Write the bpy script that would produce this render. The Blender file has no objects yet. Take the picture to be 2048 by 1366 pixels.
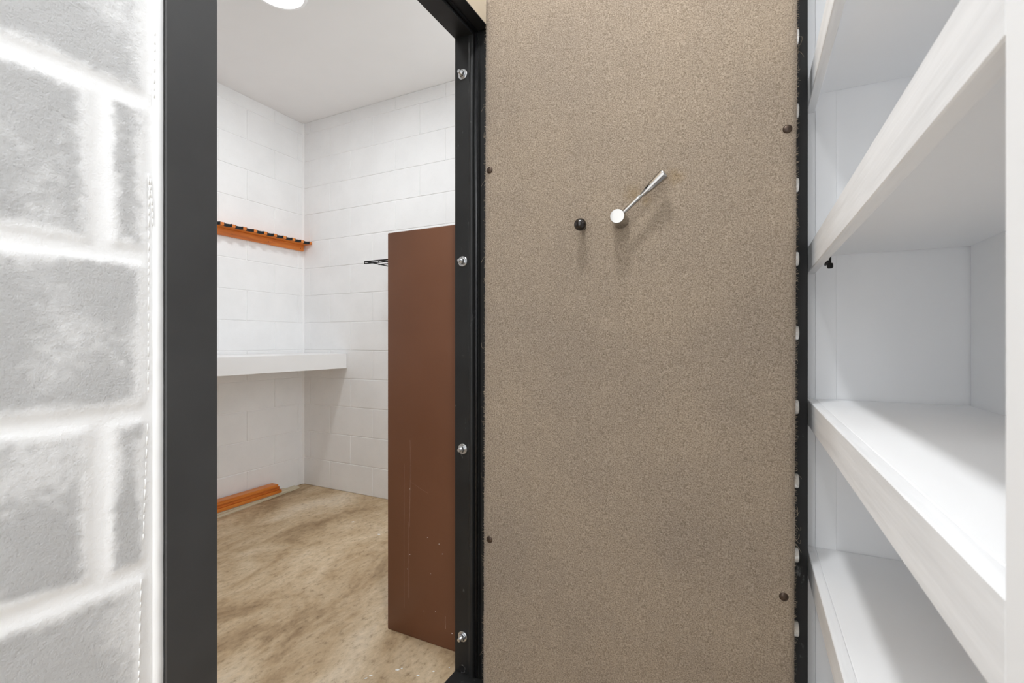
import bpy, bmesh, math, random
from mathutils import Vector, Matrix, noise as mnoise

random.seed(7)
scene = bpy.context.scene
COL = scene.collection

# ------------------------------------------------------------------ camera
CAM_Z = 1.079
cam_data = bpy.data.cameras.new('camera')
cam_data.sensor_width = 36.0
cam_data.lens = 957.0 / 2048.0 * 36.0
cam_data.clip_start = 0.01
cam_data.dof.use_dof = True
cam_data.dof.focus_distance = 1.45
cam_data.dof.aperture_fstop = 9.0
cam = bpy.data.objects.new('camera', cam_data)
cam.location = (0, 0, CAM_Z)
cam.rotation_euler = (math.radians(90), 0, math.radians(26.44))
COL.objects.link(cam)
scene.camera = cam

# ------------------------------------------------------------------ world / exposure
world = bpy.data.worlds.new('world')
scene.world = world
world.use_nodes = True
bg = world.node_tree.nodes['Background']
bg.inputs['Color'].default_value = (0.955, 0.98, 1.0, 1)
bg.inputs['Strength'].default_value = 2.2
vs = scene.view_settings
vs.view_transform = 'Standard'
vs.look = 'None'
vs.gamma = 1.0
vs.exposure = 0.2
vs.use_curve_mapping = False
VAULT_LAMP_W = 7.7
PASSAGE_LAMP_W = 12.5
try:
    scene.cycles.max_bounces = 16
    scene.cycles.diffuse_bounces = 10
except Exception:
    pass

# ------------------------------------------------------------------ materials
def new_mat(name):
    m = bpy.data.materials.new(name)
    m.use_nodes = True
    nt = m.node_tree
    return m, nt, nt.nodes['Principled BSDF']

def N(nt, kind, **kw):
    n = nt.nodes.new(kind)
    for k, v in kw.items():
        if k in n.inputs:
            n.inputs[k].default_value = v
        else:
            setattr(n, k, v)
    return n

def ramp(nt, stops):
    r = nt.nodes.new('ShaderNodeValToRGB')
    els = r.color_ramp.elements
    while len(els) > 1:
        els.remove(els[-1])
    els[0].position = stops[0][0]
    els[0].color = (*stops[0][1], 1)
    for p, c in stops[1:]:
        e = els.new(p)
        e.color = (*c, 1)
    return r

def coords(nt, scale=(1, 1, 1), world_space=True):
    mp = nt.nodes.new('ShaderNodeMapping')
    mp.inputs['Scale'].default_value = scale
    if world_space:
        g = nt.nodes.new('ShaderNodeNewGeometry')
        nt.links.new(g.outputs['Position'], mp.inputs['Vector'])
    else:
        g = nt.nodes.new('ShaderNodeTexCoord')
        nt.links.new(g.outputs['Object'], mp.inputs['Vector'])
    return mp.outputs['Vector']

def noise_mat(name, stops, scale=4, detail=4, rough=0.6, stretch=(1, 1, 1), bump=0.0, bump_scale=200,
              bump_dist=0.001, bump_detail=3, metallic=0.0, world_space=True, rough_var=0.0, specular=None):
    m, nt, b = new_mat(name)
    v = coords(nt, stretch, world_space)
    n = N(nt, 'ShaderNodeTexNoise', Scale=scale, Detail=detail, Roughness=0.6)
    nt.links.new(v, n.inputs['Vector'])
    r = ramp(nt, stops)
    nt.links.new(n.outputs['Fac'], r.inputs['Fac'])
    nt.links.new(r.outputs['Color'], b.inputs['Base Color'])
    b.inputs['Roughness'].default_value = rough
    b.inputs['Metallic'].default_value = metallic
    if specular is not None:
        b.inputs['Specular IOR Level'].default_value = specular
    if rough_var:
        mr = N(nt, 'ShaderNodeMapRange')
        mr.inputs['To Min'].default_value = rough - rough_var
        mr.inputs['To Max'].default_value = rough + rough_var
        nt.links.new(n.outputs['Fac'], mr.inputs['Value'])
        nt.links.new(mr.outputs['Result'], b.inputs['Roughness'])
    if bump:
        v2 = coords(nt, stretch, world_space)
        n2 = N(nt, 'ShaderNodeTexNoise', Scale=bump_scale, Detail=bump_detail, Roughness=0.55)
        nt.links.new(v2, n2.inputs['Vector'])
        bp = N(nt, 'ShaderNodeBump', Strength=bump, Distance=bump_dist)
        nt.links.new(n2.outputs['Fac'], bp.inputs['Height'])
        nt.links.new(bp.outputs['Normal'], b.inputs['Normal'])
    return m

def block_paint(name, lo, hi, pit, bump, bump_scale, use_edge, bdist=0.0016):
    """White paint on concrete block: uneven coat, sparse pits; mortar smear follows the 'smear' attribute."""
    m, nt, b = new_mat(name)
    v = coords(nt)
    n = N(nt, 'ShaderNodeTexNoise', Scale=5.0, Detail=5.0, Roughness=0.6)
    nt.links.new(v, n.inputs['Vector'])
    r = ramp(nt, [(0.35, lo), (0.65, hi)])
    nt.links.new(n.outputs['Fac'], r.inputs['Fac'])
    col = r.outputs['Color']
    fine = N(nt, 'ShaderNodeTexNoise', Scale=bump_scale, Detail=8.0, Roughness=0.72)
    nt.links.new(v, fine.inputs['Vector'])
    pr = ramp(nt, [(0.30, (pit, pit, pit)), (0.42, (1, 1, 1))])
    nt.links.new(fine.outputs['Fac'], pr.inputs['Fac'])
    mx = N(nt, 'ShaderNodeMix', data_type='RGBA', blend_type='MULTIPLY')
    mx.inputs[0].default_value = 1.0
    nt.links.new(col, mx.inputs[6])
    nt.links.new(pr.outputs['Color'], mx.inputs[7])
    col = mx.outputs[2]
    bp = N(nt, 'ShaderNodeBump', Strength=bump, Distance=bdist)
    if use_edge:
        at = N(nt, 'ShaderNodeAttribute', attribute_name='smear')
        mx2 = N(nt, 'ShaderNodeMix', data_type='RGBA')
        gr = N(nt, 'ShaderNodeTexNoise', Scale=110.0, Detail=8.0, Roughness=0.7)
        nt.links.new(v, gr.inputs['Vector'])
        sm = N(nt, 'ShaderNodeMath', operation='MULTIPLY_ADD')
        nt.links.new(gr.outputs['Fac'], sm.inputs[0])
        sm.inputs[1].default_value = 1.3
        nt.links.new(at.outputs['Fac'], sm.inputs[2])
        smr = N(nt, 'ShaderNodeMapRange', interpolation_type='SMOOTHSTEP')
        smr.inputs['From Min'].default_value = 0.82
        smr.inputs['From Max'].default_value = 1.42
        nt.links.new(sm.outputs[0], smr.inputs['Value'])
        nt.links.new(smr.outputs['Result'], mx2.inputs[0])
        nt.links.new(col, mx2.inputs[6])
        mx2.inputs[7].default_value = (0.86, 0.863, 0.863, 1)
        col = mx2.outputs[2]
        inv = N(nt, 'ShaderNodeMath', operation='MULTIPLY_ADD')
        inv.inputs[1].default_value = -0.72 * bump
        inv.inputs[2].default_value = bump
        nt.links.new(at.outputs['Fac'], inv.inputs[0])
        nt.links.new(inv.outputs[0], bp.inputs['Strength'])
    nt.links.new(fine.outputs['Fac'], bp.inputs['Height'])
    nt.links.new(bp.outputs['Normal'], b.inputs['Normal'])
    nt.links.new(col, b.inputs['Base Color'])
    b.inputs['Roughness'].default_value = 0.6
    b.inputs['Specular IOR Level'].default_value = 0.3
    return m

M = {}
M['near_block'] = block_paint('near_block_paint', (0.75, 0.752, 0.752), (0.815, 0.817, 0.817), 0.66, 1.0, 260, True, 0.0055)
M['block'] = block_paint('vault_block_paint', (0.82, 0.825, 0.83), (0.86, 0.865, 0.87), 0.93, 0.22, 120, False)
M['mortar'] = noise_mat('mortar_paint', [(0.3, (0.86, 0.863, 0.865)), (0.7, (0.885, 0.888, 0.89))], 6, 3, 0.65, bump=0.2, bump_scale=90)
M['drip'] = noise_mat('paint_drip', [(0.4, (0.86, 0.86, 0.85)), (0.6, (0.9, 0.9, 0.89))], 20, 2, 0.4)
M['ceiling'] = noise_mat('ceiling_paint', [(0.3, (0.80, 0.80, 0.80)), (0.7, (0.83, 0.83, 0.83))], 2, 3, 0.8, bump=0.08, bump_scale=60)
M['white'] = noise_mat('white_paint', [(0.3, (0.90, 0.91, 0.925)), (0.7, (0.92, 0.93, 0.945))], 3, 4, 0.5, bump=0.06, bump_scale=80)
M['white_wood'] = noise_mat('white_painted_plywood', [(0.25, (0.76, 0.77, 0.785)), (0.6, (0.90, 0.91, 0.925))], 40, 5, 0.5,
                            stretch=(1, 0.06, 1.0), bump=0.35, bump_scale=130, bump_dist=0.0012)
M['ledge'] = noise_mat('ledge_paint', [(0.3, (0.80, 0.805, 0.81)), (0.7, (0.83, 0.835, 0.84))], 2, 3, 0.55)
M['beige'] = noise_mat('lintel_warm_bounce', [(0.3, (0.50, 0.40, 0.28)), (0.7, (0.56, 0.45, 0.32))], 6, 3, 0.6)  # warm bounce from the carpet on white wall, put into the lintel colour
M['gasket'] = noise_mat('black_rubber', [(0.4, (0.006, 0.006, 0.007)), (0.6, (0.012, 0.012, 0.013))], 60, 2, 0.45)
M['steel'] = noise_mat('zinc_steel', [(0.35, (0.55, 0.56, 0.57)), (0.7, (0.80, 0.81, 0.82))], 160, 3, 0.28, metallic=1.0)
M['chrome'] = noise_mat('polished_chrome', [(0.4, (0.36, 0.345, 0.33)), (0.6, (0.42, 0.405, 0.385))], 10, 2, 0.08, metallic=1.0)
M['bolt_steel'] = noise_mat('locking_bolt_steel', [(0.4, (0.78, 0.76, 0.72)), (0.6, (0.88, 0.86, 0.82))], 90, 2, 0.32, metallic=0.75)
M['tack'] = noise_mat('dark_bronze', [(0.4, (0.045, 0.028, 0.018)), (0.6, (0.075, 0.048, 0.032))], 90, 2, 0.38, metallic=0.5)
M['black_ball'] = noise_mat('black_plastic', [(0.4, (0.008, 0.006, 0.005)), (0.6, (0.014, 0.010, 0.008))], 30, 2, 0.12)
M['wire'] = noise_mat('black_wire', [(0.4, (0.01, 0.01, 0.01)), (0.6, (0.014, 0.014, 0.014))], 30, 2, 0.6, specular=0.2)
M['felt'] = noise_mat('black_felt', [(0.4, (0.010, 0.011, 0.013)), (0.6, (0.022, 0.024, 0.028))], 300, 2, 0.95)
M['screw'] = noise_mat('dark_screw', [(0.4, (0.02, 0.015, 0.012)), (0.6, (0.04, 0.03, 0.025))], 90, 2, 0.5)
M['orange_wood'] = noise_mat('orange_stained_wood', [(0.25, (0.42, 0.10, 0.012)), (0.5, (0.66, 0.19, 0.022)), (0.75, (0.78, 0.29, 0.05))],
                             26, 5, 0.38, stretch=(1, 0.14, 1.2))
M['cream_wood'] = noise_mat('cream_moulding', [(0.3, (0.60, 0.53, 0.38)), (0.7, (0.70, 0.63, 0.48))], 30, 4, 0.6, stretch=(1, 0.08, 1))
M['scuff'] = noise_mat('scuffed_brown', [(0.4, (0.27, 0.16, 0.12)), (0.6, (0.34, 0.21, 0.16))], 80, 2, 0.6)
M['thread'] = noise_mat('carpet_thread', [(0.4, (0.42, 0.33, 0.23)), (0.6, (0.58, 0.48, 0.36))], 50, 2, 0.9)

def black_paint(name, lo, hi, thr, rough, spec, scuff):
    m, nt, b = new_mat(name)
    v = coords(nt)
    n = N(nt, 'ShaderNodeTexNoise', Scale=9.0, Detail=5.0)
    nt.links.new(v, n.inputs['Vector'])
    r = ramp(nt, [(0.3, (lo, lo, lo)), (0.75, (hi, hi, hi))])
    nt.links.new(n.outputs['Fac'], r.inputs['Fac'])
    # scuffs where the paint has rubbed grey
    v2 = coords(nt, (1, 1, 0.45))
    s = N(nt, 'ShaderNodeTexNoise', Scale=34.0, Detail=6.0, Roughness=0.7)
    nt.links.new(v2, s.inputs['Vector'])
    sr = ramp(nt, [(thr, (0, 0, 0)), (thr + 0.10, (1, 1, 1))])
    nt.links.new(s.outputs['Fac'], sr.inputs['Fac'])
    mx = N(nt, 'ShaderNodeMix', data_type='RGBA')
    nt.links.new(sr.outputs['Color'], mx.inputs[0])
    nt.links.new(r.outputs['Color'], mx.inputs[6])
    mx.inputs[7].default_value = (scuff, scuff, scuff, 1)
    nt.links.new(mx.outputs[2], b.inputs['Base Color'])
    b.inputs['Roughness'].default_value = rough
    b.inputs['Specular IOR Level'].default_value = spec
    return m
M['black'] = black_paint('black_satin_paint', 0.012, 0.020, 0.64, 0.46, 0.36, 0.15)

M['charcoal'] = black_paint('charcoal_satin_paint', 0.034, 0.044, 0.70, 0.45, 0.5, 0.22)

def brown_metal():
    m, nt, b = new_mat('brown_enamel')
    v = coords(nt)
    n = N(nt, 'ShaderNodeTexNoise', Scale=3.0, Detail=3.0)
    nt.links.new(v, n.inputs['Vector'])
    r = ramp(nt, [(0.3, (0.155, 0.063, 0.031)), (0.7, (0.182, 0.077, 0.040))])
    nt.links.new(n.outputs['Fac'], r.inputs['Fac'])
    v2 = coords(nt, (1, 1, 0.06))
    s = N(nt, 'ShaderNodeTexNoise', Scale=60.0, Detail=4.0, Roughness=0.7)
    nt.links.new(v2, s.inputs['Vector'])
    sr = ramp(nt, [(0.70, (0, 0, 0)), (0.80, (0.55, 0.55, 0.55))])
    nt.links.new(s.outputs['Fac'], sr.inputs['Fac'])
    mx = N(nt, 'ShaderNodeMix', data_type='RGBA')
    nt.links.new(sr.outputs['Color'], mx.inputs[0])
    nt.links.new(r.outputs['Color'], mx.inputs[6])
    mx.inputs[7].default_value = (0.30, 0.19, 0.15, 1)
    nt.links.new(mx.outputs[2], b.inputs['Base Color'])
    b.inputs['Roughness'].default_value = 0.42
    b.inputs['Specular IOR Level'].default_value = 0.35
    return m
M['brown'] = brown_metal()

def carpet_mat():
    m, nt, b = new_mat('tan_carpet')
    v = coords(nt)
    f = N(nt, 'ShaderNodeTexNoise', Scale=330.0, Detail=3.0, Roughness=0.7)
    nt.links.new(v, f.inputs['Vector'])
    r = ramp(nt, [(0.30, (0.160, 0.125, 0.090)), (0.50, (0.298, 0.241, 0.183)), (0.72, (0.442, 0.366, 0.289))])
    nt.links.new(f.outputs['Fac'], r.inputs['Fac'])
    # slow colour drift and old yellowish stains
    l = N(nt, 'ShaderNodeTexNoise', Scale=3.2, Detail=4.0, Roughness=0.55)
    nt.links.new(v, l.inputs['Vector'])
    lr = ramp(nt, [(0.35, (0.92, 0.92, 0.93)), (0.65, (1.05, 1.04, 1.02))])
    nt.links.new(l.outputs['Fac'], lr.inputs['Fac'])
    mx = N(nt, 'ShaderNodeMix', data_type='RGBA', blend_type='MULTIPLY')
    mx.inputs[0].default_value = 1.0
    nt.links.new(r.outputs['Color'], mx.inputs[6])
    nt.links.new(lr.outputs['Color'], mx.inputs[7])
    col = mx.outputs[2]
    geo = nt.nodes.new('ShaderNodeNewGeometry')
    sn = N(nt, 'ShaderNodeTexNoise', Scale=55.0, Detail=4.0, Roughness=0.7)
    nt.links.new(v, sn.inputs['Vector'])
    for px, py, pz, rad in [(-0.2587, 1.203, 1.4466, 0.03), (-0.162, 1.2092, 1.4784, 0.028), (-0.2285, 1.2049, 1.4257, 0.018)]:          # old oily stains round the lever
        vd = N(nt, 'ShaderNodeVectorMath', operation='DISTANCE')
        nt.links.new(geo.outputs['Position'], vd.inputs[0])
        vd.inputs[1].default_value = (px, py, pz)
        ma = N(nt, 'ShaderNodeMath', operation='MULTIPLY_ADD')
        nt.links.new(sn.outputs['Fac'], ma.inputs[0])
        ma.inputs[1].default_value = rad * 1.6
        nt.links.new(vd.outputs['Value'], ma.inputs[2])
        mr = N(nt, 'ShaderNodeMapRange')
        mr.inputs['From Min'].default_value = rad * 0.9
        mr.inputs['From Max'].default_value = rad * 1.75
        mr.inputs['To Min'].default_value = 0.55
        mr.inputs['To Max'].default_value = 0.0
        nt.links.new(ma.outputs[0], mr.inputs['Value'])
        ms = N(nt, 'ShaderNodeMix', data_type='RGBA', blend_type='MULTIPLY')
        nt.links.new(mr.outputs['Result'], ms.inputs[0])
        nt.links.new(col, ms.inputs[6])
        ms.inputs[7].default_value = (0.80, 0.70, 0.48, 1)
        col = ms.outputs[2]
    nt.links.new(col, b.inputs['Base Color'])
    g = N(nt, 'ShaderNodeTexNoise', Scale=120.0, Detail=4.0, Roughness=0.7)
    nt.links.new(v, g.inputs['Vector'])
    ad = N(nt, 'ShaderNodeMath', operation='MULTIPLY_ADD')
    nt.links.new(g.outputs['Fac'], ad.inputs[0])
    ad.inputs[1].default_value = 0.9
    nt.links.new(f.outputs['Fac'], ad.inputs[2])
    bp = N(nt, 'ShaderNodeBump', Strength=0.75, Distance=0.0025)
    nt.links.new(ad.outputs[0], bp.inputs['Height'])
    nt.links.new(bp.outputs['Normal'], b.inputs['Normal'])
    b.inputs['Roughness'].default_value = 0.95
    b.inputs['Specular IOR Level'].default_value = 0.1
    try:
        b.inputs['Sheen Weight'].default_value = 0.12
        b.inputs['Sheen Roughness'].default_value = 0.5
    except Exception:
        pass
    return m
M['carpet'] = carpet_mat()

def concrete_mat():
    m, nt, b = new_mat('stained_concrete')
    v = coords(nt)
    vd = coords(nt, (1.0, 0.55, 1.0))
    n = N(nt, 'ShaderNodeTexNoise', Scale=3.4, Detail=7.0, Roughness=0.62, Distortion=0.5)
    nt.links.new(vd, n.inputs['Vector'])
    r = ramp(nt, [(0.32, (0.27, 0.175, 0.09)), (0.44, (0.47, 0.345, 0.21)), (0.55, (0.60, 0.475, 0.325)), (0.72, (0.71, 0.61, 0.48))])
    nt.links.new(n.outputs['Fac'], r.inputs['Fac'])
    f = N(nt, 'ShaderNodeTexNoise', Scale=48.0, Detail=8.0, Roughness=0.75)
    nt.links.new(vd, f.inputs['Vector'])
    fr = ramp(nt, [(0.31, (0.46, 0.40, 0.33)), (0.45, (0.92, 0.91, 0.89)), (0.66, (1.14, 1.135, 1.13))])
    nt.links.new(f.outputs['Fac'], fr.inputs['Fac'])
    mx = N(nt, 'ShaderNodeMix', data_type='RGBA', blend_type='MULTIPLY')
    mx.inputs[0].default_value = 1.0
    nt.links.new(r.outputs['Color'], mx.inputs[6])
    nt.links.new(fr.outputs['Color'], mx.inputs[7])
    nt.links.new(mx.outputs[2], b.inputs['Base Color'])
    bp = N(nt, 'ShaderNodeBump', Strength=0.3, Distance=0.002)
    nt.links.new(f.outputs['Fac'], bp.inputs['Height'])
    nt.links.new(bp.outputs['Normal'], b.inputs['Normal'])
    b.inputs['Roughness'].default_value = 0.62
    return m
M['concrete'] = concrete_mat()

def emit_mat(name, color, strength):
    m, nt, b = new_mat(name)
    b.inputs['Base Color'].default_value = (0.9, 0.9, 0.9, 1)
    b.inputs['Emission Color'].default_value = (*color, 1)
    b.inputs['Emission Strength'].default_value = strength
    return m
M['diffuser'] = emit_mat('lit_diffuser', (1.0, 0.97, 0.93), 3.0)

# ------------------------------------------------------------------ helpers
def link_mesh(name, bm, mat, parent=None, smooth=False):
    bmesh.ops.recalc_face_normals(bm, faces=bm.faces)
    me = bpy.data.meshes.new(name)
    bm.to_mesh(me)
    bm.free()
    if smooth:
        for p in me.polygons:
            p.use_smooth = True
    me.materials.append(M[mat])
    return link_data(name, me, parent)

def link_data(name, me, parent=None, loc=None):
    o = bpy.data.objects.new(name, me)
    COL.objects.link(o)
    if parent is not None:
        o.parent = parent
    if loc is not None:
        o.location = loc
    return o

def empty(name, loc=(0, 0, 0), rz=0.0):
    o = bpy.data.objects.new(name, None)
    o.empty_display_size = 0.05
    o.location = loc
    o.rotation_euler = (0, 0, rz)
    COL.objects.link(o)
    return o

def tag(o, label, cat, kind=None, group=None):
    o['label'] = label
    o['category'] = cat
    if kind:
        o['kind'] = kind
    if group:
        o['group'] = group
    return o

def add_box(bm, lo, hi, bev=0.0, seg=1):
    r = bmesh.ops.create_cube(bm, size=1.0)
    vs_ = r['verts']
    for v in vs_:
        v.co = Vector([lo[i] + (v.co[i] + 0.5) * (hi[i] - lo[i]) for i in range(3)])
    if bev > 0:
        es = {e for v in vs_ for e in v.link_edges}
        bmesh.ops.bevel(bm, geom=list(es), offset=bev, segments=seg, profile=0.5, affect='EDGES')

def box(name, lo, hi, mat, parent=None, bev=0.0, seg=1):
    bm = bmesh.new()
    add_box(bm, lo, hi, bev, seg)
    return link_mesh(name, bm, mat, parent)

def prism(bm, a, b):
    """Closed solid between two matching point loops."""
    va = [bm.verts.new(p) for p in a]
    vb = [bm.verts.new(p) for p in b]
    n = len(a)
    for i in range(n):
        j = (i + 1) % n
        bm.faces.new((va[i], va[j], vb[j], vb[i]))
    bm.faces.new(va[::-1])
    bm.faces.new(vb)

def frame_from(axis):
    axis = Vector(axis).normalized()
    ref = Vector((0, 0, 1)) if abs(axis.z) < 0.9 else Vector((1, 0, 0))
    x = axis.cross(ref).normalized()
    y = axis.cross(x).normalized()
    return x, y, axis

def add_lathe(bm, origin, axis, prof, seg=24, phase=0.0):
    """prof: list of (radius, distance along axis); closes with caps."""
    x, y, z = frame_from(axis)
    o = Vector(origin)
    rings = []
    for r, d in prof:
        if r < 1e-6:
            rings.append([bm.verts.new(o + z * d)])
        else:
            rings.append([bm.verts.new(o + z * d + x * (r * math.cos(phase + 2 * math.pi * k / seg)) + y * (r * math.sin(phase + 2 * math.pi * k / seg)))
                          for k in range(seg)])
    for a, b in zip(rings, rings[1:]):
        for k in range(seg):
            j = (k + 1) % seg
            if len(a) == 1 and len(b) == 1:
                continue
            if len(a) == 1:
                bm.faces.new((a[0], b[j], b[k]))
            elif len(b) == 1:
                bm.faces.new((a[k], a[j], b[0]))
            else:
                bm.faces.new((a[k], a[j], b[j], b[k]))
    if len(rings[0]) > 1:
        bm.faces.new(rings[0][::-1])
    if len(rings[-1]) > 1:
        bm.faces.new(rings[-1])

def lathe(name, origin, axis, prof, mat, parent=None, seg=24, smooth=True, phase=0.0):
    bm = bmesh.new()
    add_lathe(bm, origin, axis, prof, seg, phase)
    o = link_mesh(name, bm, mat, parent)
    if smooth:
        smooth_by_angle(o.data, 40)
    return o

def smooth_by_angle(me, deg):
    bm = bmesh.new()
    bm.from_mesh(me)
    for f in bm.faces:
        f.smooth = True
    for e in bm.edges:
        if len(e.link_faces) == 2:
            e.smooth = e.calc_face_angle(0) < math.radians(deg)
    bm.to_mesh(me)
    bm.free()

def add_tube(bm, pts, r, seg=6):
    pts = [Vector(p) for p in pts]
    rings = []
    for i, p in enumerate(pts):
        d = (pts[min(i + 1, len(pts) - 1)] - pts[max(i - 1, 0)])
        x, y, z = frame_from(d)
        rings.append([bm.verts.new(p + x * r * math.cos(2 * math.pi * k / seg) + y * r * math.sin(2 * math.pi * k / seg)) for k in range(seg)])
    for a, b in zip(rings, rings[1:]):
        for k in range(seg):
            j = (k + 1) % seg
            bm.faces.new((a[k], a[j], b[j], b[k]))
    bm.faces.new(rings[0][::-1])
    bm.faces.new(rings[-1])

def sstep(a, b, x):
    t = max(0.0, min(1.0, (x - a) / (b - a)))
    return t * t * (3 - 2 * t)

# ------------------------------------------------------------------ key dimensions (metres)
WX = -0.704          # face of the block wall that carries the vault door
WBACK = -0.847       # its face inside the vault
VX = -3.037          # far long wall of the vault
VY = 2.549           # end wall of the vault
VY0 = -1.00          # unseen end of the vault
CEIL = 2.731
COURSE = 0.2032
BLOCK = 0.4064
PX1 = 0.44           # back of the shelving
PEND = 1.60
PBEG = -1.50

# ------------------------------------------------------------------ structure
fl = tag(box('floor', (VX - 0.12, PBEG, -0.10), (PX1 + 0.12, VY + 0.12, 0.0), 'concrete'),
         'tan stained concrete floor with worn brown patches', 'floor', 'structure')
for i, (x, y, r, st, an) in enumerate([(-1.0366, 1.2398, .0042, 2.0, .5), (-1.0290, 1.2520, .0022, 1.7, 1.0), (-1.1007, 1.1637, .0030, 1.9, .8),
                                       (-1.0960, 1.1800, .0030, 2.2, .4), (-0.9602, 1.2489, .0030, 1.8, .5), (-0.9265, 1.2866, .0026, 1.6, .3),
                                       (-2.1247, 2.138, .0050, 2.0, .9), (-1.8569, 2.0642, .0046, 2.0, .2), (-0.8900, 1.3243, .0016, 1.6, .1)]):
    bm = bmesh.new()
    k = 9
    a, b = [], []
    for j in range(k):
        t = 2 * math.pi * j / k
        rr = r * random.uniform(.7, 1.15)
        px, py = rr * st * math.cos(t), rr * math.sin(t)
        qx, qy = px * math.cos(an) - py * math.sin(an), px * math.sin(an) + py * math.cos(an)
        a.append((x + qx, y + qy, 0.0002))
        b.append((x + qx * .9, y + qy * .9, 0.0013))
    prism(bm, a, b)
    link_mesh('paint_chip', bm, 'drip', fl)

tag(box('ceiling', (VX - 0.12, PBEG, CEIL), (PX1 + 0.12, VY + 0.12, CEIL + 0.10), 'ceiling'),
    'plain off-white painted ceiling with a round light', 'ceiling', 'structure')

# --- block walls of the vault --------------------------------------------------
GAP = 0.0045
def block_mesh(L, H=COURSE, bev=0.0022):
    bm = bmesh.new()
    add_box(bm, (-L / 2 + GAP / 2, -0.003, -H / 2 + GAP / 2), (L / 2 - GAP / 2, 0.006, H / 2 - GAP / 2), bev)
    bmesh.ops.recalc_face_normals(bm, faces=bm.faces)
    me = bpy.data.meshes.new('block')
    bm.to_mesh(me)
    bm.free()
    me.materials.append(M['block'])
    return me
_bm_cache = {}
def block_data(L, H):
    key = (round(L, 3), round(H, 3))
    if key not in _bm_cache:
        _bm_cache[key] = block_mesh(L, H)
    return _bm_cache[key]

def lay_blocks(parent, along, lo, hi, plane, ztop, joint_odd, joint_even, flip):
    """Running bond; 'along' is 'x' or 'y'. Blocks' local y points into the wall."""
    n = 0
    while n * COURSE < ztop - 0.02:
        z0, z1 = n * COURSE, min((n + 1) * COURSE, ztop)
        j = joint_odd if n % 2 else joint_even
        start = j - math.ceil((j - lo) / BLOCK) * BLOCK
        s = start
        while s < hi - 1e-4:
            a, b = max(s, lo), min(s + BLOCK, hi)
            if b - a > 0.02:
                me = block_data(b - a, z1 - z0)
                dj = random.uniform(-0.0007, 0.0007)
                if along == 'x':
                    o = link_data('block', me, parent, ((a + b) / 2, plane + dj, (z0 + z1) / 2))
                else:
                    o = link_data('block', me, parent, (plane - dj, (a + b) / 2, (z0 + z1) / 2))
                    o.rotation_euler = (0, 0, math.radians(90))
            s += BLOCK
        n += 1

wall_far = tag(box('wall_far', (VX - 0.12, VY + 0.0005, 0.0), (WBACK + 0.14, VY + 0.12, CEIL), 'mortar'),
               'white painted block end wall behind the brown cabinet', 'wall', 'structure')
lay_blocks(wall_far, 'x', VX + 0.001, WBACK, VY, CEIL, -2.552, -2.754, False)
wall_back = tag(box('wall_back', (VX - 0.12, VY0, 0.0), (VX - 0.0005, VY, CEIL), 'mortar'),
                'white painted block wall with the orange wooden rack', 'wall', 'structure')
lay_blocks(wall_back, 'y', 0.35, VY - 0.001, VX, CEIL, 2.30, 2.09, True)
bm = bmesh.new()
ca = [(VX - .001, VY - .012, 0.001), (VX + .0038, VY - .012, 0.001), (VX + .0125, VY - .0030, 0.001), (VX + .0125, VY + .001, 0.001), (VX - .001, VY + .001, 0.001)]
prism(bm, ca, [(x, y, CEIL - .001) for x, y, _ in ca])
link_mesh('corner_fillet', bm, 'mortar', wall_back)
tag(box('wall_near', (VX, VY0 - 0.12, 0.0), (WBACK, VY0, CEIL), 'mortar'),
    'plain white end wall of the vault', 'wall', 'structure')

# --- block wall that carries the vault door -----------------------------------
FL0, FL1 = 0.367, 0.437       # left stile face
YL, YR = 0.449, 1.310         # clear opening
ZT = 2.062
bm = bmesh.new()
add_box(bm, (WBACK, PBEG, 0), (WX - 0.0028, FL0 + 0.01, CEIL))
# right of the opening: end face splayed back
a = [(WX - 0.002, YR + 0.074, 0), (WX - 0.002, PEND, 0), (WBACK, PEND, 0), (WBACK, YR + 0.082, 0)]
prism(bm, a, [(x, y, CEIL) for x, y, _ in a])
add_box(bm, (WBACK, FL0 + 0.01, ZT + 0.30), (WX - 0.0045, YR + 0.083, CEIL))
wall_left = link_mesh('wall_left', bm, 'mortar')
tag(wall_left, 'rough white painted block wall beside the black door frame', 'wall', 'structure')

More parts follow.
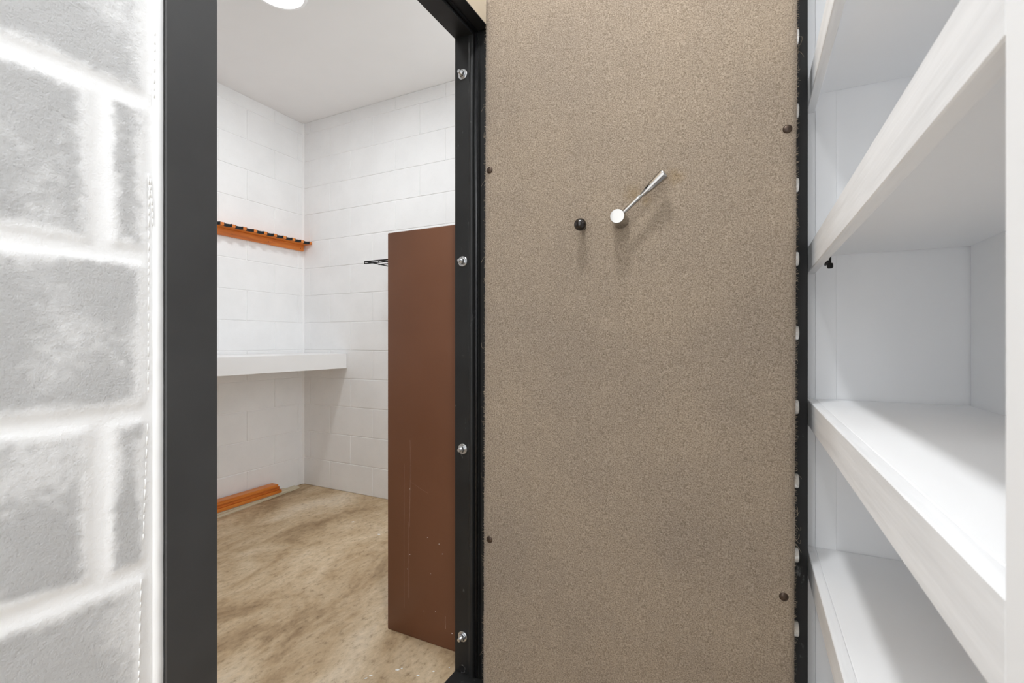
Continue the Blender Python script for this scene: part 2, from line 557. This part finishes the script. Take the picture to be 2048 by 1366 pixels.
def near_block(y0, y1, z0, z1, step):
    """Thickly painted rough block with softly slumped edges."""
    g = 0.0
    ya, yb, za, zb = y0 + g / 2, y1 - g / 2, z0 + g / 2, z1 - g / 2
    ny = max(2, int((yb - ya) / step))
    nz = max(2, int((zb - za) / step))
    bm = bmesh.new()
    lay = bm.verts.layers.float.new('smear')
    rows = []
    sx = random.uniform(0, 50)
    for i in range(ny + 1):
        row = []
        for k in range(nz + 1):
            y = ya + (yb - ya) * i / ny
            z = za + (zb - za) * k / nz
            wob = 0.0012 * mnoise.fractal((y * 60, z * 60, sx), 0.8, 2.0, 3) + 0.0012 * mnoise.noise((y * 17, z * 17, sx + 1))
            dv = min(y - ya, yb - y) + wob
            dh = min(z - za, zb - z) + wob
            d = min(dv, dh)
            # corners of the block face are rounded
            if dv < 0.016 and dh < 0.016:
                d = 0.016 - math.hypot(0.016 - dv, 0.016 - dh)
            drop = 0.0023 * (1 - sstep(0.003, 0.0155, d))
            rough = 0.00045 * mnoise.fractal((y * 110, z * 110, sx), 0.7, 2.0, 4) * sstep(0.004, 0.02, d)
            big = 0.0007 * mnoise.noise((y * 9, z * 9, sx + 7))
            v = bm.verts.new((WX - drop + rough + big * sstep(0, .03, d), y, z))
            patch = mnoise.noise((y * 13, z * 9, sx + 3))
            jag = 0.5 * mnoise.fractal((y * 90, z * 90, sx + 5), 0.8, 2.0, 4)
            sm = 1 - sstep(0.006, 0.028 + 0.024 * max(-.3, patch) + 0.016 * jag, d)
            v[lay] = max(0.9 * sm, 0.45 * sstep(0.0, 0.6, patch + 0.5 * jag))
            row.append(v)
        rows.append(row)
    for i in range(ny):
        for k in range(nz):
            f = bm.faces.new((rows[i][k], rows[i + 1][k], rows[i + 1][k + 1], rows[i][k + 1]))
            f.smooth = True
    # sides back into the wall
    loop = [rows[i][0] for i in range(ny + 1)] + [rows[ny][k] for k in range(1, nz + 1)] + \
           [rows[i][nz] for i in range(ny - 1, -1, -1)] + [rows[0][k] for k in range(nz - 1, 0, -1)]
    back = []
    for v in loop:
        w = bm.verts.new((WX - 0.012, v.co.y, v.co.z))
        w[lay] = 1.0
        back.append(w)
    for i in range(len(loop)):
        j = (i + 1) % len(loop)
        bm.faces.new((loop[j], loop[i], back[i], back[j]))
    bm.faces.new(back[::-1])
    bmesh.ops.recalc_face_normals(bm, faces=bm.faces)
    for i in range(len(loop)):
        e = bm.edges.get((loop[i], loop[(i + 1) % len(loop)]))
        if e:
            e.smooth = False
    me = bpy.data.meshes.new('block')
    bm.to_mesh(me)
    bm.free()
    me.materials.append(M['near_block'])
    link_data('block', me, wall_left)

ZJ = 0.986
CAULK = 0.0135
for n in range(-5, 9):
    z0, z1 = ZJ + n * COURSE, ZJ + (n + 1) * COURSE
    z0, z1 = max(z0, 0.0), min(z1, CEIL)
    if z1 - z0 < 0.03:
        continue
    joint = 0.297 if n % 2 else 0.297 - BLOCK / 2
    s = joint - 5 * BLOCK
    while s < FL0 - CAULK - 1e-4:
        a, b = max(s, PBEG), min(s + BLOCK, FL0 - CAULK)
        if b - a > 0.02:
            vis = b > 0.02 and z1 > 0.3 and z0 < 1.85
            near_block(a, b, z0, z1, 0.0035 if vis else 0.03)
        s += BLOCK
# mortar fillet between blocks and frame
bm = bmesh.new()
nseg = 260
ra, rb, rc, rd = [], [], [], []
for i in range(nseg + 1):
    z = CEIL * i / nseg
    w = 0.0011 * mnoise.noise((0, z * 30, 2.0))
    ra.append(bm.verts.new((WX - 0.006, FL0 - CAULK - 0.001, z)))
    rb.append(bm.verts.new((WX - 0.0005 + w, FL0 - CAULK + 0.002 + w, z)))
    rc.append(bm.verts.new((WX + 0.0003 + w * .6, FL0 - 0.001, z)))
    rd.append(bm.verts.new((WX - 0.006, FL0 - 0.0008, z)))
for i in range(nseg):
    for p, q in ((ra, rb), (rb, rc), (rc, rd), (rd, ra)):
        bm.faces.new((p[i], q[i], q[i + 1], p[i + 1]))
bm.faces.new((ra[0], rb[0], rc[0], rd[0]))
bm.faces.new((ra[-1], rb[-1], rc[-1], rd[-1]))
link_mesh('mortar_fillet', bm, 'mortar', wall_left, smooth=True)
# thin dribbles of white paint running down the blocks
def drip(y0, y1, za, zb, r=0.0007, broken=True):
    bm = bmesh.new()
    z = za
    while z > zb:
        ln = random.uniform(0.006, 0.016)
        zz = max(z - ln, zb)
        f0, f1 = (za - z) / (za - zb), (za - zz) / (za - zb)
        ya, yb = y0 + (y1 - y0) * f0, y0 + (y1 - y0) * f1
        x = WX + 0.0006
        add_tube(bm, [(x, ya, z), (x, (ya + yb) / 2 + random.uniform(-.0003, .0003), (z + zz) / 2), (x, yb, zz)], r * random.uniform(.7, 1.2), 5)
        z = zz - (random.uniform(0.001, 0.006) if broken else 0.0)
    link_mesh('paint_drip', bm, 'drip', wall_left, smooth=True)
drip(0.3555, 0.3548, 1.49, 1.400)
drip(0.3487, 0.3478, 1.276, 1.012)
drip(0.3470, 0.3420, 0.972, 0.822)
drip(0.3400, 0.3370, 0.772, 0.640)
drip(0.3500, 0.3528, 1.292, 1.250, 0.0010, False)
drip(0.3480, 0.3495, 1.298, 1.268, 0.0010, False)
drip(0.3528, 0.3530, 1.256, 1.232, 0.0009, False)

# end of the passage beyond the open door
tag(box('wall_end', (WX - 0.002, PEND, 0), (PX1 + 0.12, PEND + 0.10, CEIL), 'mortar'),
    'plain white wall closing the passage behind the open door', 'wall', 'structure')
tag(box('wall_right', (PX1 + 0.020, PBEG, 0), (PX1 + 0.12, PEND, CEIL), 'white'),
    'plain white wall behind the built-in shelving', 'wall', 'structure')
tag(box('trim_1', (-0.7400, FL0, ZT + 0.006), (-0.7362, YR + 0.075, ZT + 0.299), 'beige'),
    'lintel strip above the black door frame, warm carpet bounce put into its colour', 'trim', 'structure')

# ------------------------------------------------------------------ door frame
fr = empty('vault_door_frame', (0, 0, 0))
tag(fr, 'black steel vault door frame around the opening in the block wall', 'door frame')
prof_r = [(0, -.858), (0, -.8065), (.002, -.8058), (.002, -.8045), (-.004, -.8040), (-.0072, -.8020), (-.0088, -.7985), (-.0090, -.7940), (-.0080, -.7900), (-.0055, -.7872), (-.001, -.7858), (.004, -.785), (.004, -.772), (.013, -.770), (.013, -.700), (.075, -.700), (.075, -.858)]
prof_l = [(0, -.858), (0, -.8055), (-.008, -.8035), (-.008, -.787), (.004, -.785), (.012, -.772), (.012, -.7015), (.0135, -.700), (.0805, -.700), (.082, -.7015), (.082, -.858)]
prof_h = [(0, -.858), (0, -.8055), (-.008, -.8035), (-.008, -.788), (.004, -.785), (.004, -.7365), (.008, -.7365), (.060, -.7405), (.060, -.858)]
bm = bmesh.new()
prism(bm, [(x, YR + o, 0.0) for o, x in prof_r], [(x, YR + o, ZT + o) for o, x in prof_r])
right_stile = link_mesh('frame_stile', bm, 'black', fr)
smooth_by_angle(right_stile.data, 42)
bm = bmesh.new()
prism(bm, [(x, YL - o, 0.0) for o, x in prof_l], [(x, YL - o, ZT + min(o, 0.3)) for o, x in prof_l])
ls = link_mesh('frame_stile', bm, 'charcoal', fr)
bm = bmesh.new()
prism(bm, [(x, YL - o, ZT + o) for o, x in prof_h], [(x, YR + o, ZT + o) for o, x in prof_h])
link_mesh('frame_header', bm, 'black', fr)
box('frame_sill', (-.858, YL - 0.01, 0.0), (-.702, YR + 0.003, 0.010), 'black', fr, 0.001)
# rubber seal bead up the stile and across the header
bm = bmesh.new()
add_tube(bm, [(-.7785, YR + 0.0015, 0.012), (-.7785, YR + 0.0015, ZT - 0.002)], 0.0052, 10)
link_mesh('seal', bm, 'gasket', right_stile, smooth=True)
bm = bmesh.new()
add_tube(bm, [(-.7785, YL, ZT + 0.0015), (-.7785, YR, ZT + 0.0015)], 0.0045, 10)
link_mesh('seal', bm, 'gasket', fr, smooth=True)
# stud, nut and washer
BX = -0.8285
def anchor_bolt(z, tilt):
    t = empty('anchor_bolt', (BX, YR, z))
    t.parent = fr
    lathe('washer', (0, 0, 0), (0, -1, 0), [(0.0165, 0.0), (0.0165, 0.0022), (0.0158, 0.0028), (0.006, 0.0028)], 'steel', t, 28)
    lathe('nut', (0, -0.0028, 0), (0, -1, 0), [(0.0108, 0.0), (0.0112, 0.001), (0.0112, 0.0085), (0.0098, 0.010), (0.006, 0.010)], 'steel', t, 6, phase=tilt)
    pr = [(0.0062, 0.0)]
    d = 0.0
    for k in range(6):
        pr += [(0.0064, d + 0.0008), (0.0056, d + 0.0016)]
        d += 0.0017
    pr += [(0.0056, d + 0.001), (0.0048, d + 0.0024)]
    lathe('stud', (0, -0.0125, 0), (0, -1, 0), pr, 'steel', t, 16)
for z, tl in ((CAM_Z + .860, .2), (CAM_Z + .258, .5), (CAM_Z - .346, .1), (CAM_Z - .950, .35)):
    anchor_bolt(z, tl)
# empty bolt hole near the sill with its rim rubbed bare
lathe('bolt_hole', (BX - .003, YR, 0.024), (0, -1, 0), [(0.0105, 0.0), (0.0105, 0.0006)], 'gasket', fr, 20)
bm = bmesh.new()
for k in range(14):
    t0, t1 = -1.9 + k * .27, -1.9 + (k + 1) * .27
    w0, w1 = .0020 + .0016 * math.sin(k * 1.7), .0020 + .0016 * math.sin((k + 1) * 1.7)
    pts = []
    for t, rr in ((t0, .0108), (t0, .0108 + w0), (t1, .0108 + w1), (t1, .0108)):
        pts.append((BX - .003 + rr * math.cos(t), YR - .0002, 0.024 + rr * math.sin(t)))
    prism(bm, pts, [(x, y - .0006, z) for x, y, z in pts])
link_mesh('bare_rim', bm, 'steel', fr)

# ------------------------------------------------------------------ vault door (stands open)
DOOR_ANG = math.atan2(1.2242 - 1.1777, 0.0737 + 0.6564)
door = empty('vault_door', (-0.6564, 1.1777, 0.0), DOOR_ANG)
tag(door, 'open steel vault door lined with tan carpet, black edges', 'door')
DX0, DX1 = -0.0165, 0.7489
DZ0, DZ1 = 0.035, 2.045
# carpet slab with slightly wavy cut edges
bm = bmesh.new()
nz, nx = 170, 64
front = []
for k in range(nz + 1):
    z = DZ0 + (DZ1 - DZ0) * k / nz
    f = (z - CAM_Z)
    el = DX0 + 0.0045 * f + 0.0010 * mnoise.noise((3.0, z * 9, 1.0))
    er = DX1 + 0.004 * f + 0.0012 * mnoise.noise((9.0, z * 7, 4.0))
    row = []
    for i in range(nx + 1):
        t = i / nx
        x = el + (er - el) * t
        e = min(x - el, er - x)
        rnd = 0.004 * (1 - sstep(0.0, 0.007, e))
        wav = 0.0012 * mnoise.noise((x * 5, z * 4, 2.2)) + 0.0006 * mnoise.noise((x * 40, z * 40, 5.0))
        row.append(bm.verts.new((x, rnd + wav, z)))
    front.append(row)
for k in range(nz):
    for i in range(nx):
        f = bm.faces.new((front[k][i], front[k][i + 1], front[k + 1][i + 1], front[k + 1][i]))
        f.smooth = True
loop = front[0][:] + [front[k][nx] for k in range(1, nz + 1)] + front[nz][-2::-1] + [front[k][0] for k in range(nz - 1, 0, -1)]
back = [bm.verts.new((v.co.x, 0.0105, v.co.z)) for v in loop]
for i in range(len(loop)):
    j = (i + 1) % len(loop)
    bm.faces.new((loop[i], loop[j], back[j], back[i]))
bm.faces.new(back)
carpet = link_mesh('carpet_lining', bm, 'carpet', door)
# frayed threads along the cut edges
def fray(side, count):
    bm = bmesh.new()
    for _ in range(count):
        z = random.uniform(DZ0 + .01, DZ1 - .01)
        f = z - CAM_Z
        if side < 0:
            x = DX0 + 0.0045 * f
        else:
            x = DX1 + 0.004 * f
        y = random.uniform(0.003, 0.0095)
        ln = random.choice((.0025, .003, .004, .0045, .006)) * random.uniform(.7, 1.2)
        dz = random.uniform(-.8, .8)
        mid = (x + side * ln * .6, y + random.uniform(-.001, .001), z + dz * ln * .5)
        end = (x + side * ln * random.uniform(.6, 1.1), y + random.uniform(-.002, .002), z + dz * ln * 1.1)
        add_tube(bm, [(x - side * .0015, y, z), mid, end], random.uniform(.00012, .00024), 3)
    # a few long loose curls
    for _ in range(9):
        z = random.uniform(DZ0 + .1, DZ1 - .1)
        x = (DX0 if side < 0 else DX1) + 0.004 * (z - CAM_Z)
        pts = []
        a0 = random.uniform(0, 6)
        for k in range(9):
            t = k / 8
            pts.append((x + side * (.001 + .009 * t + .003 * math.sin(a0 + 5 * t)), .007 - .003 * t, z + .009 * math.sin(a0 * 2 + 4.5 * t)))
        add_tube(bm, pts, .00022, 3)
    o = link_mesh('frayed_threads', bm, 'thread', carpet, smooth=True)
    o['kind'] = 'stuff'
fray(-1, 900)
fray(1, 900)
# steel body and outer plate
box('door_body', (DX0 + .008, .0108, DZ0 + .004), (DX1 - .004, .082, DZ1 - .004), 'black', door, 0.002)
bm = bmesh.new()
add_box(bm, (DX0 + .004, .0822, DZ0 - .015), (.7850, .0990, DZ1 + .015), 0.0035, 3)
plate = link_mesh('outer_plate', bm, 'black', door)
smooth_by_angle(plate.data, 40)
# locking bolts along the free edge
for k in range(-5, 5):
    z = CAM_Z + 0.1885 + 0.1690 * k
    lathe('locking_bolt', (DX1 - .010, .044, z), (1, 0, 0), [(0.0165, 0.0), (0.0165, 0.0185), (0.0150, 0.0205), (0.0, 0.0208)], 'bolt_steel', door, 24)
for k in (5,):
    z = CAM_Z + 0.1885 + 0.1690 * k - .004
    lathe('locking_bolt', (DX1 - .010, .044, z), (1, 0, 0), [(0.0165, 0.0), (0.0165, 0.0185), (0.0150, 0.0205), (0.0, 0.0208)], 'bolt_steel', door, 24)
# carpet tacks
dome = [(0.0098, 0.0), (0.0098, 0.0012), (0.0088, 0.0028), (0.0066, 0.0042), (0.0035, 0.0050), (0.0, 0.0052)]
for s, z in ((0.0, CAM_Z + .4827), (0.7325, CAM_Z + .472), (0.0, CAM_Z - .5575), (0.7255, CAM_Z - .5685)):
    lathe('carpet_tack', (s, 0.0012, z), (0, -1, 0), dome, 'tack', door, 20)
# round black knob on its stem
kb = lathe('release_knob', (0.270, 0.0, 1.375), (0, -1, 0),
           [(0.0045, 0.014), (0.0075, 0.0185)] + [(0.0158 * math.sin(math.radians(a)), 0.0335 - 0.0158 * math.cos(math.radians(a))) for a in range(30, 181, 15)],
           'black_ball', door, 28)
smooth_by_angle(kb.data, 60)
lathe('knob_stem', (0.270, 0.0, 1.375), (0, -1, 0), [(0.0075, -0.001), (0.0075, 0.002), (0.0042, 0.004), (0.0042, 0.016)], 'black_ball', kb, 16)
# chrome lever handle
hub = lathe('lever_hub', (0.3664, 0.0, 1.3824), (0, -1, 0),
            [(0.0196, -0.001), (0.0192, 0.012), (0.0180, 0.046), (0.0178, 0.050), (0.0168, 0.0525), (0.0, 0.0528)], 'chrome', door, 40)
la = math.radians(41.0)
ldir = Vector((math.cos(la), 0.035, math.sin(la)))
lathe('lever_arm', (0.3664, -0.039, 1.3824), ldir,
      [(0.0050, 0.012), (0.0053, 0.030), (0.0055, 0.052), (0.0057, 0.066), (0.0046, 0.0705), (0.0044, 0.0735), (0.0060, 0.078),
       (0.0085, 0.095), (0.0108, 0.118), (0.0126, 0.138), (0.0128, 0.1405), (0.0120, 0.1425), (0.0, 0.1428)], 'chrome', hub, 28)

# ------------------------------------------------------------------ built-in shelving on the right
D = 0.127
sh = empty('shelving_unit', (D, 0.4, 0.0))
tag(sh, 'white painted built-in shelves right of the carpeted vault door', 'shelving')
def sbox(name, lo, hi, mat='white', parent=sh, bev=0.0008):
    off = Vector(sh.location)
    if parent is not sh:
        off = Vector(sh.location)
    return box(name, [lo[i] - off[i] for i in range(3)], [hi[i] - off[i] for i in range(3)], mat, parent, bev)
SEND = 1.411
SBEG = 0.30
SB = PX1
sbox('end_panel', (D, SEND, 0.0), (SB + .012, SEND + .018, 2.60))
sbox('back_panel', (SB, SBEG + .02, 0.0), (SB + .012, SEND - .0030, 2.60))
sbox('near_panel', (D + .0195, SBEG - .020, 0.0), (SB + .012, SBEG, 2.60))
sbox('end_cleat', (D + .0195, SEND - .0035, 0.0), (D + .0635, SEND - .0002, 2.60))
sbox('face_post', (D - .001, SBEG - .055, 0.0), (D + .0185, 0.3585, 2.60), bev=0.002)
for zt in (0.186, 0.566, 0.936, 1.310, 1.714, 2.11):
    s_ = sbox('shelf_board', (D + .0185, SBEG + .001, zt - .019), (SB - .0005, SEND - .004, zt))
    sbox('shelf_edging', (D, 0.359, zt - .062), (D + .0184, SEND - .0005, zt + .0004), 'white_wood', s_, 0.0015)
pin = sh
bm = bmesh.new()
o_ = Vector(sh.location)
add_lathe(bm, Vector((D + .024, 1.20, 1.2905)) - o_, (0, 0, -1), [(0.0022, 0.0), (0.0022, 0.046), (0.0052, 0.047), (0.0056, 0.050), (0.0056, 0.055), (0.0042, 0.0575), (0.0, 0.058)], 12)
add_box(bm, Vector((D + .0190, 1.198, 1.245)) - o_, Vector((D + .0225, 1.245, 1.250)) - o_)
link_mesh('shelf_pin', bm, 'wire', sh)

# ------------------------------------------------------------------ things in the vault
# brown metal cabinet with its side to us
cab = empty('metal_cabinet', (-0.862, 1.400, 0.0))
tag(cab, 'tall brown metal cabinet standing on the floor behind the door frame', 'cabinet')
CD, CW, CH = 0.356, 0.56, 1.486
bm = bmesh.new()
add_box(bm, (-CD, 0, 0.0), (0, CW, CH), 0.004, 2)
cb = link_mesh('cabinet_body', bm, 'brown', cab)
smooth_by_angle(cb.data, 40)
for k in range(2):
    y0 = 0.014 + k * (CW / 2 - .0135)
    dd = box('cabinet_door', (-CD - .0015, y0, 0.05), (-CD - .0001, y0 + CW / 2 - .0150, CH - .02), 'brown', cab, 0.0005)
    yh = y0 + (CW / 2 - .045 if k == 0 else .030)
    bm = bmesh.new()
    add_box(bm, (-CD - .014, yh - .008, 0.76), (-CD - .0016, yh + .008, 0.88), 0.004, 2)
    link_mesh('handle', bm, 'steel', dd)
# old scratches and flecks of paint on the side panel
def scratch(pts, w):
    bm = bmesh.new()
    a, b = [], []
    for x, z in pts:
        a.append((x - w + .862, -.0003, z))
    for x, z in pts[::-1]:
        a.append((x + w + .862, -.0003, z))
    prism(bm, a, [(x, .0005, z) for x, _, z in a])
    link_mesh('scratch', bm, 'scuff', cab)
scratch([(-1.1125, .719), (-1.1100, .640), (-1.1112, .58)], .0004)
scratch([(-1.1105, .628), (-1.1128, .50), (-1.1150, .40)], .0006)
scratch([(-1.1180, .42), (-1.1194, .224), (-1.1185, .14)], .0005)
scratch([(-1.139, .63), (-1.140, .35), (-1.139, .10)], .0003)
scratch([(-1.105, .565), (-1.06, .545), (-1.03, .535)], .0003)
scratch([(-0.957, .115), (-0.958, .098), (-0.956, .070)], .0007)
for x, z, r in ((-1.0342, .3769, .0014), (-.9845, .363, .0016), (-.9696, .3306, .0014), (-.9297, .0614, .0022), (-1.124, .245, .0014),
                (-1.0, .12, .0012), (-1.05, .11, .0010), (-1.02, .25, .0010), (-1.113, .30, .0014), (-1.113, .54, .0014)):
    lathe('paint_fleck', (x + .862, .0004, z), (0, -1, 0), [(r, 0.0), (r * .8, .0008), (0, .001)], 'drip', cab, 7)

# long rack board with felt-lined notches
rk = empty('gun_rack', (VX, 2.535, 1.758))
tag(rk, 'orange stained wooden wall rack with black felt-lined notches', 'rack')
RL = 1.30
RZ = 0.046
bm = bmesh.new()
add_box(bm, (0.0062, -RL, 0.0), (0.024, -0.002, RZ), 0.0012)
bb = link_mesh('back_board', bm, 'orange_wood', rk)
for y in (-.032, -.297, -.56, -.83, -1.1):
    lathe('screw', (0.0238, y, 0.018), (1, 0, 0), [(0.0032, 0.0), (0.0032, 0.0007), (0.0, 0.0010)], 'screw', bb, 10)
PITCH = 0.0745
NW, ND, PROJ, TH = 0.052, 0.022, 0.100, 0.018
ys = [-0.040 - PITCH * k for k in range(17)]
outline = [(0.0062, 0.012)]
outline += [(PROJ - .012, 0.012), (PROJ - .003, 0.008), (PROJ, 0.0)]
felt_paths = []
for y in ys:
    path = []
    for k in range(9):
        a = math.pi * k / 8
        path.append((PROJ - ND * math.sin(a) ** 0.6, y + NW / 2 * math.cos(a)))
    outline += path
    felt_paths.append(path)
outline += [(PROJ, -RL), (0.0062, -RL)]
bm = bmesh.new()
prism(bm, [(x, y, RZ + .0002) for x, y in outline], [(x, y, RZ + .0002 + TH) for x, y in outline])
rl = link_mesh('notched_rail', bm, 'orange_wood', rk)
for path in felt_paths:
    bm = bmesh.new()
    inner = []
    for i, (x, y) in enumerate(path):
        a = math.pi * i / 8
        inner.append((x + .0028 * math.sin(a), y - .0028 * math.cos(a)))
    loop = path + inner[::-1]
    prism(bm, [(x, y, RZ - .0002) for x, y in loop], [(x, y, RZ + TH + .0012) for x, y in loop])
    link_mesh('felt_lining', bm, 'felt', rl)

# white ledge built along the wall
lg = empty('wall_ledge', (VX, 1.5, 0.889))
tag(lg, 'long white painted ledge shelf along the back block wall', 'shelf')
LY0, LY1 = VY0 + .004 - 1.5, VY - .0075 - 1.5
box('ledge_top', (.0065, LY0, .087), (.4315, LY1, .104), 'ledge', lg, 0.001)
box('ledge_fascia', (.4320, LY0, 0.0), (.4510, LY1, .1042), 'ledge', lg, 0.001)
box('cleat', (.0065, LY0, .040), (.0255, LY1, .0868), 'ledge', lg, 0.001)

# wire shelf on the end wall, mostly hidden by the cabinet
ws = empty('wire_shelf', (-2.19, VY, 1.585))
tag(ws, 'black wire shelf on the end wall, mostly hidden behind the brown cabinet', 'wire shelf')
WD, WL = 0.245, 1.0
for y, r in ((-WD, .0046), (-WD * .48, .0034), (-0.012, .0046)):
    bm = bmesh.new()
    add_tube(bm, [(0, y, 0), (WL, y, 0)], r, 8)
    link_mesh('long_wire', bm, 'wire', ws, smooth=True)
bm = bmesh.new()
add_tube(bm, [(0, -WD, -.012), (WL, -WD, -.012)], .0036, 8)
link_mesh('long_wire', bm, 'wire', ws, smooth=True)
for k in range(8):
    x = .001 + k * .115
    bm = bmesh.new()
    add_tube(bm, [(x, -WD - .002, -.014), (x, -WD - .001, 0.002), (x, -WD * .5, .003), (x, -.0082, .003)], .0036, 8)
    link_mesh('cross_wire', bm, 'wire', ws, smooth=True)
for x in (.02, .72):
    box('wall_clip', (x - .012, -.022, -.014), (x + .012, -.0062, .010), 'wire', ws, 0.002)

# lengths of timber lying on the floor along the back wall
def floor_board(name, xc, w, z0, th, y1, ln, rot, mat, label, group, moulded=False, ends=0.0):
    bm = bmesh.new()
    if moulded:
        pr = [(-w / 2, 0), (w / 2, 0), (w / 2, th * .45), (w / 2 - .006, th * .6), (w / 2 - .010, th), (-w / 2, th)]
    else:
        c = .0014
        pr = [(-w / 2 + c, 0), (w / 2 - c, 0), (w / 2, c), (w / 2, th - c), (w / 2 - c, th), (-w / 2 + c, th), (-w / 2, th - c), (-w / 2, c)]
    prism(bm, [(x, -ln, z) for x, z in pr], [(x, ends * (x + w / 2), z) for x, z in pr])
    o = link_mesh(name, bm, mat)
    o.location = (xc, y1, z0)
    o.rotation_euler = (0, 0, rot)
    return tag(o, label, 'board', None, group)
floor_board('moulding_strip', -3.0005, .068, 0.0003, .0092, 2.470, 1.5, math.radians(5.2), 'cream_wood',
            'cream moulding strip lying flat on the floor, lowest and sticking out furthest', 'cream strips on the floor', True, -.25)
floor_board('moulding_strip', -2.988, .074, 0.0096, .0092, 2.365, 1.5, math.radians(0.8), 'cream_wood',
            'upper cream moulding strip directly under the orange boards', 'cream strips on the floor', True)
floor_board('rack_board', -2.982, .066, 0.0190, .0205, 2.293, 1.35, math.radians(.5), 'orange_wood',
            'lowest orange stained board in the stack on the floor', 'orange boards stacked on the floor')
floor_board('rack_board', -2.994, .066, 0.0397, .0205, 2.284, 1.35, 0.0, 'orange_wood',
            'middle orange stained board in the stack on the floor', 'orange boards stacked on the floor')
floor_board('rack_board', -2.983, .066, 0.0612, .0205, 2.266, 1.35, -math.radians(.2), 'orange_wood',
            'topmost orange stained board in the stack on the floor', 'orange boards stacked on the floor')

# ------------------------------------------------------------------ lamps
def disc_lamp(name, x, y, r, watts, label, color):
    t = empty(name, (x, y, CEIL))
    tag(t, label, 'ceiling light')
    lathe('trim_ring', (0, 0, 0), (0, 0, -1), [(r, 0.0005), (r, 0.006), (r - .004, 0.011), (r - .016, 0.012), (r - .018, 0.008)], 'white', t, 48)
    lathe('diffuser', (0, 0, 0), (0, 0, -1), [(r - .0185, 0.0085), (r - .0185, 0.010), (r - .03, 0.0125), (0.0, 0.0145)], 'diffuser', t, 48)
    ld = bpy.data.lights.new(name + '_light', 'AREA')
    ld.shape = 'DISK'
    ld.size = 2 * (r - .02)
    ld.energy = watts
    ld.color = color
    lo = bpy.data.objects.new('lamp_light', ld)
    COL.objects.link(lo)
    lo.parent = t
    lo.location = (0, 0, -0.018)
    return t
disc_lamp('ceiling_light', -1.985, 1.528, 0.125, VAULT_LAMP_W * 1.5, 'round white flush ceiling light, lit, inside the vault', (0.95, 0.98, 1.0))
disc_lamp('ceiling_light', -1.15, 0.0, 0.125, VAULT_LAMP_W * 0.55, 'unseen round ceiling light added as fill deeper in the vault', (0.95, 0.98, 1.0))  # out-of-view lamp added to even out the vault and fill under the ledge
disc_lamp('ceiling_light', -0.30, 0.58, 0.10, PASSAGE_LAMP_W, 'round flush ceiling light above the passage in front of the carpeted door', (0.975, 0.99, 1.0))
disc_lamp('ceiling_light', -0.30, -0.75, 0.10, PASSAGE_LAMP_W * 0.6, 'unseen round ceiling light added as fill at the near end of the passage', (0.975, 0.99, 1.0))  # extra lamp added behind the camera to brighten the shelves
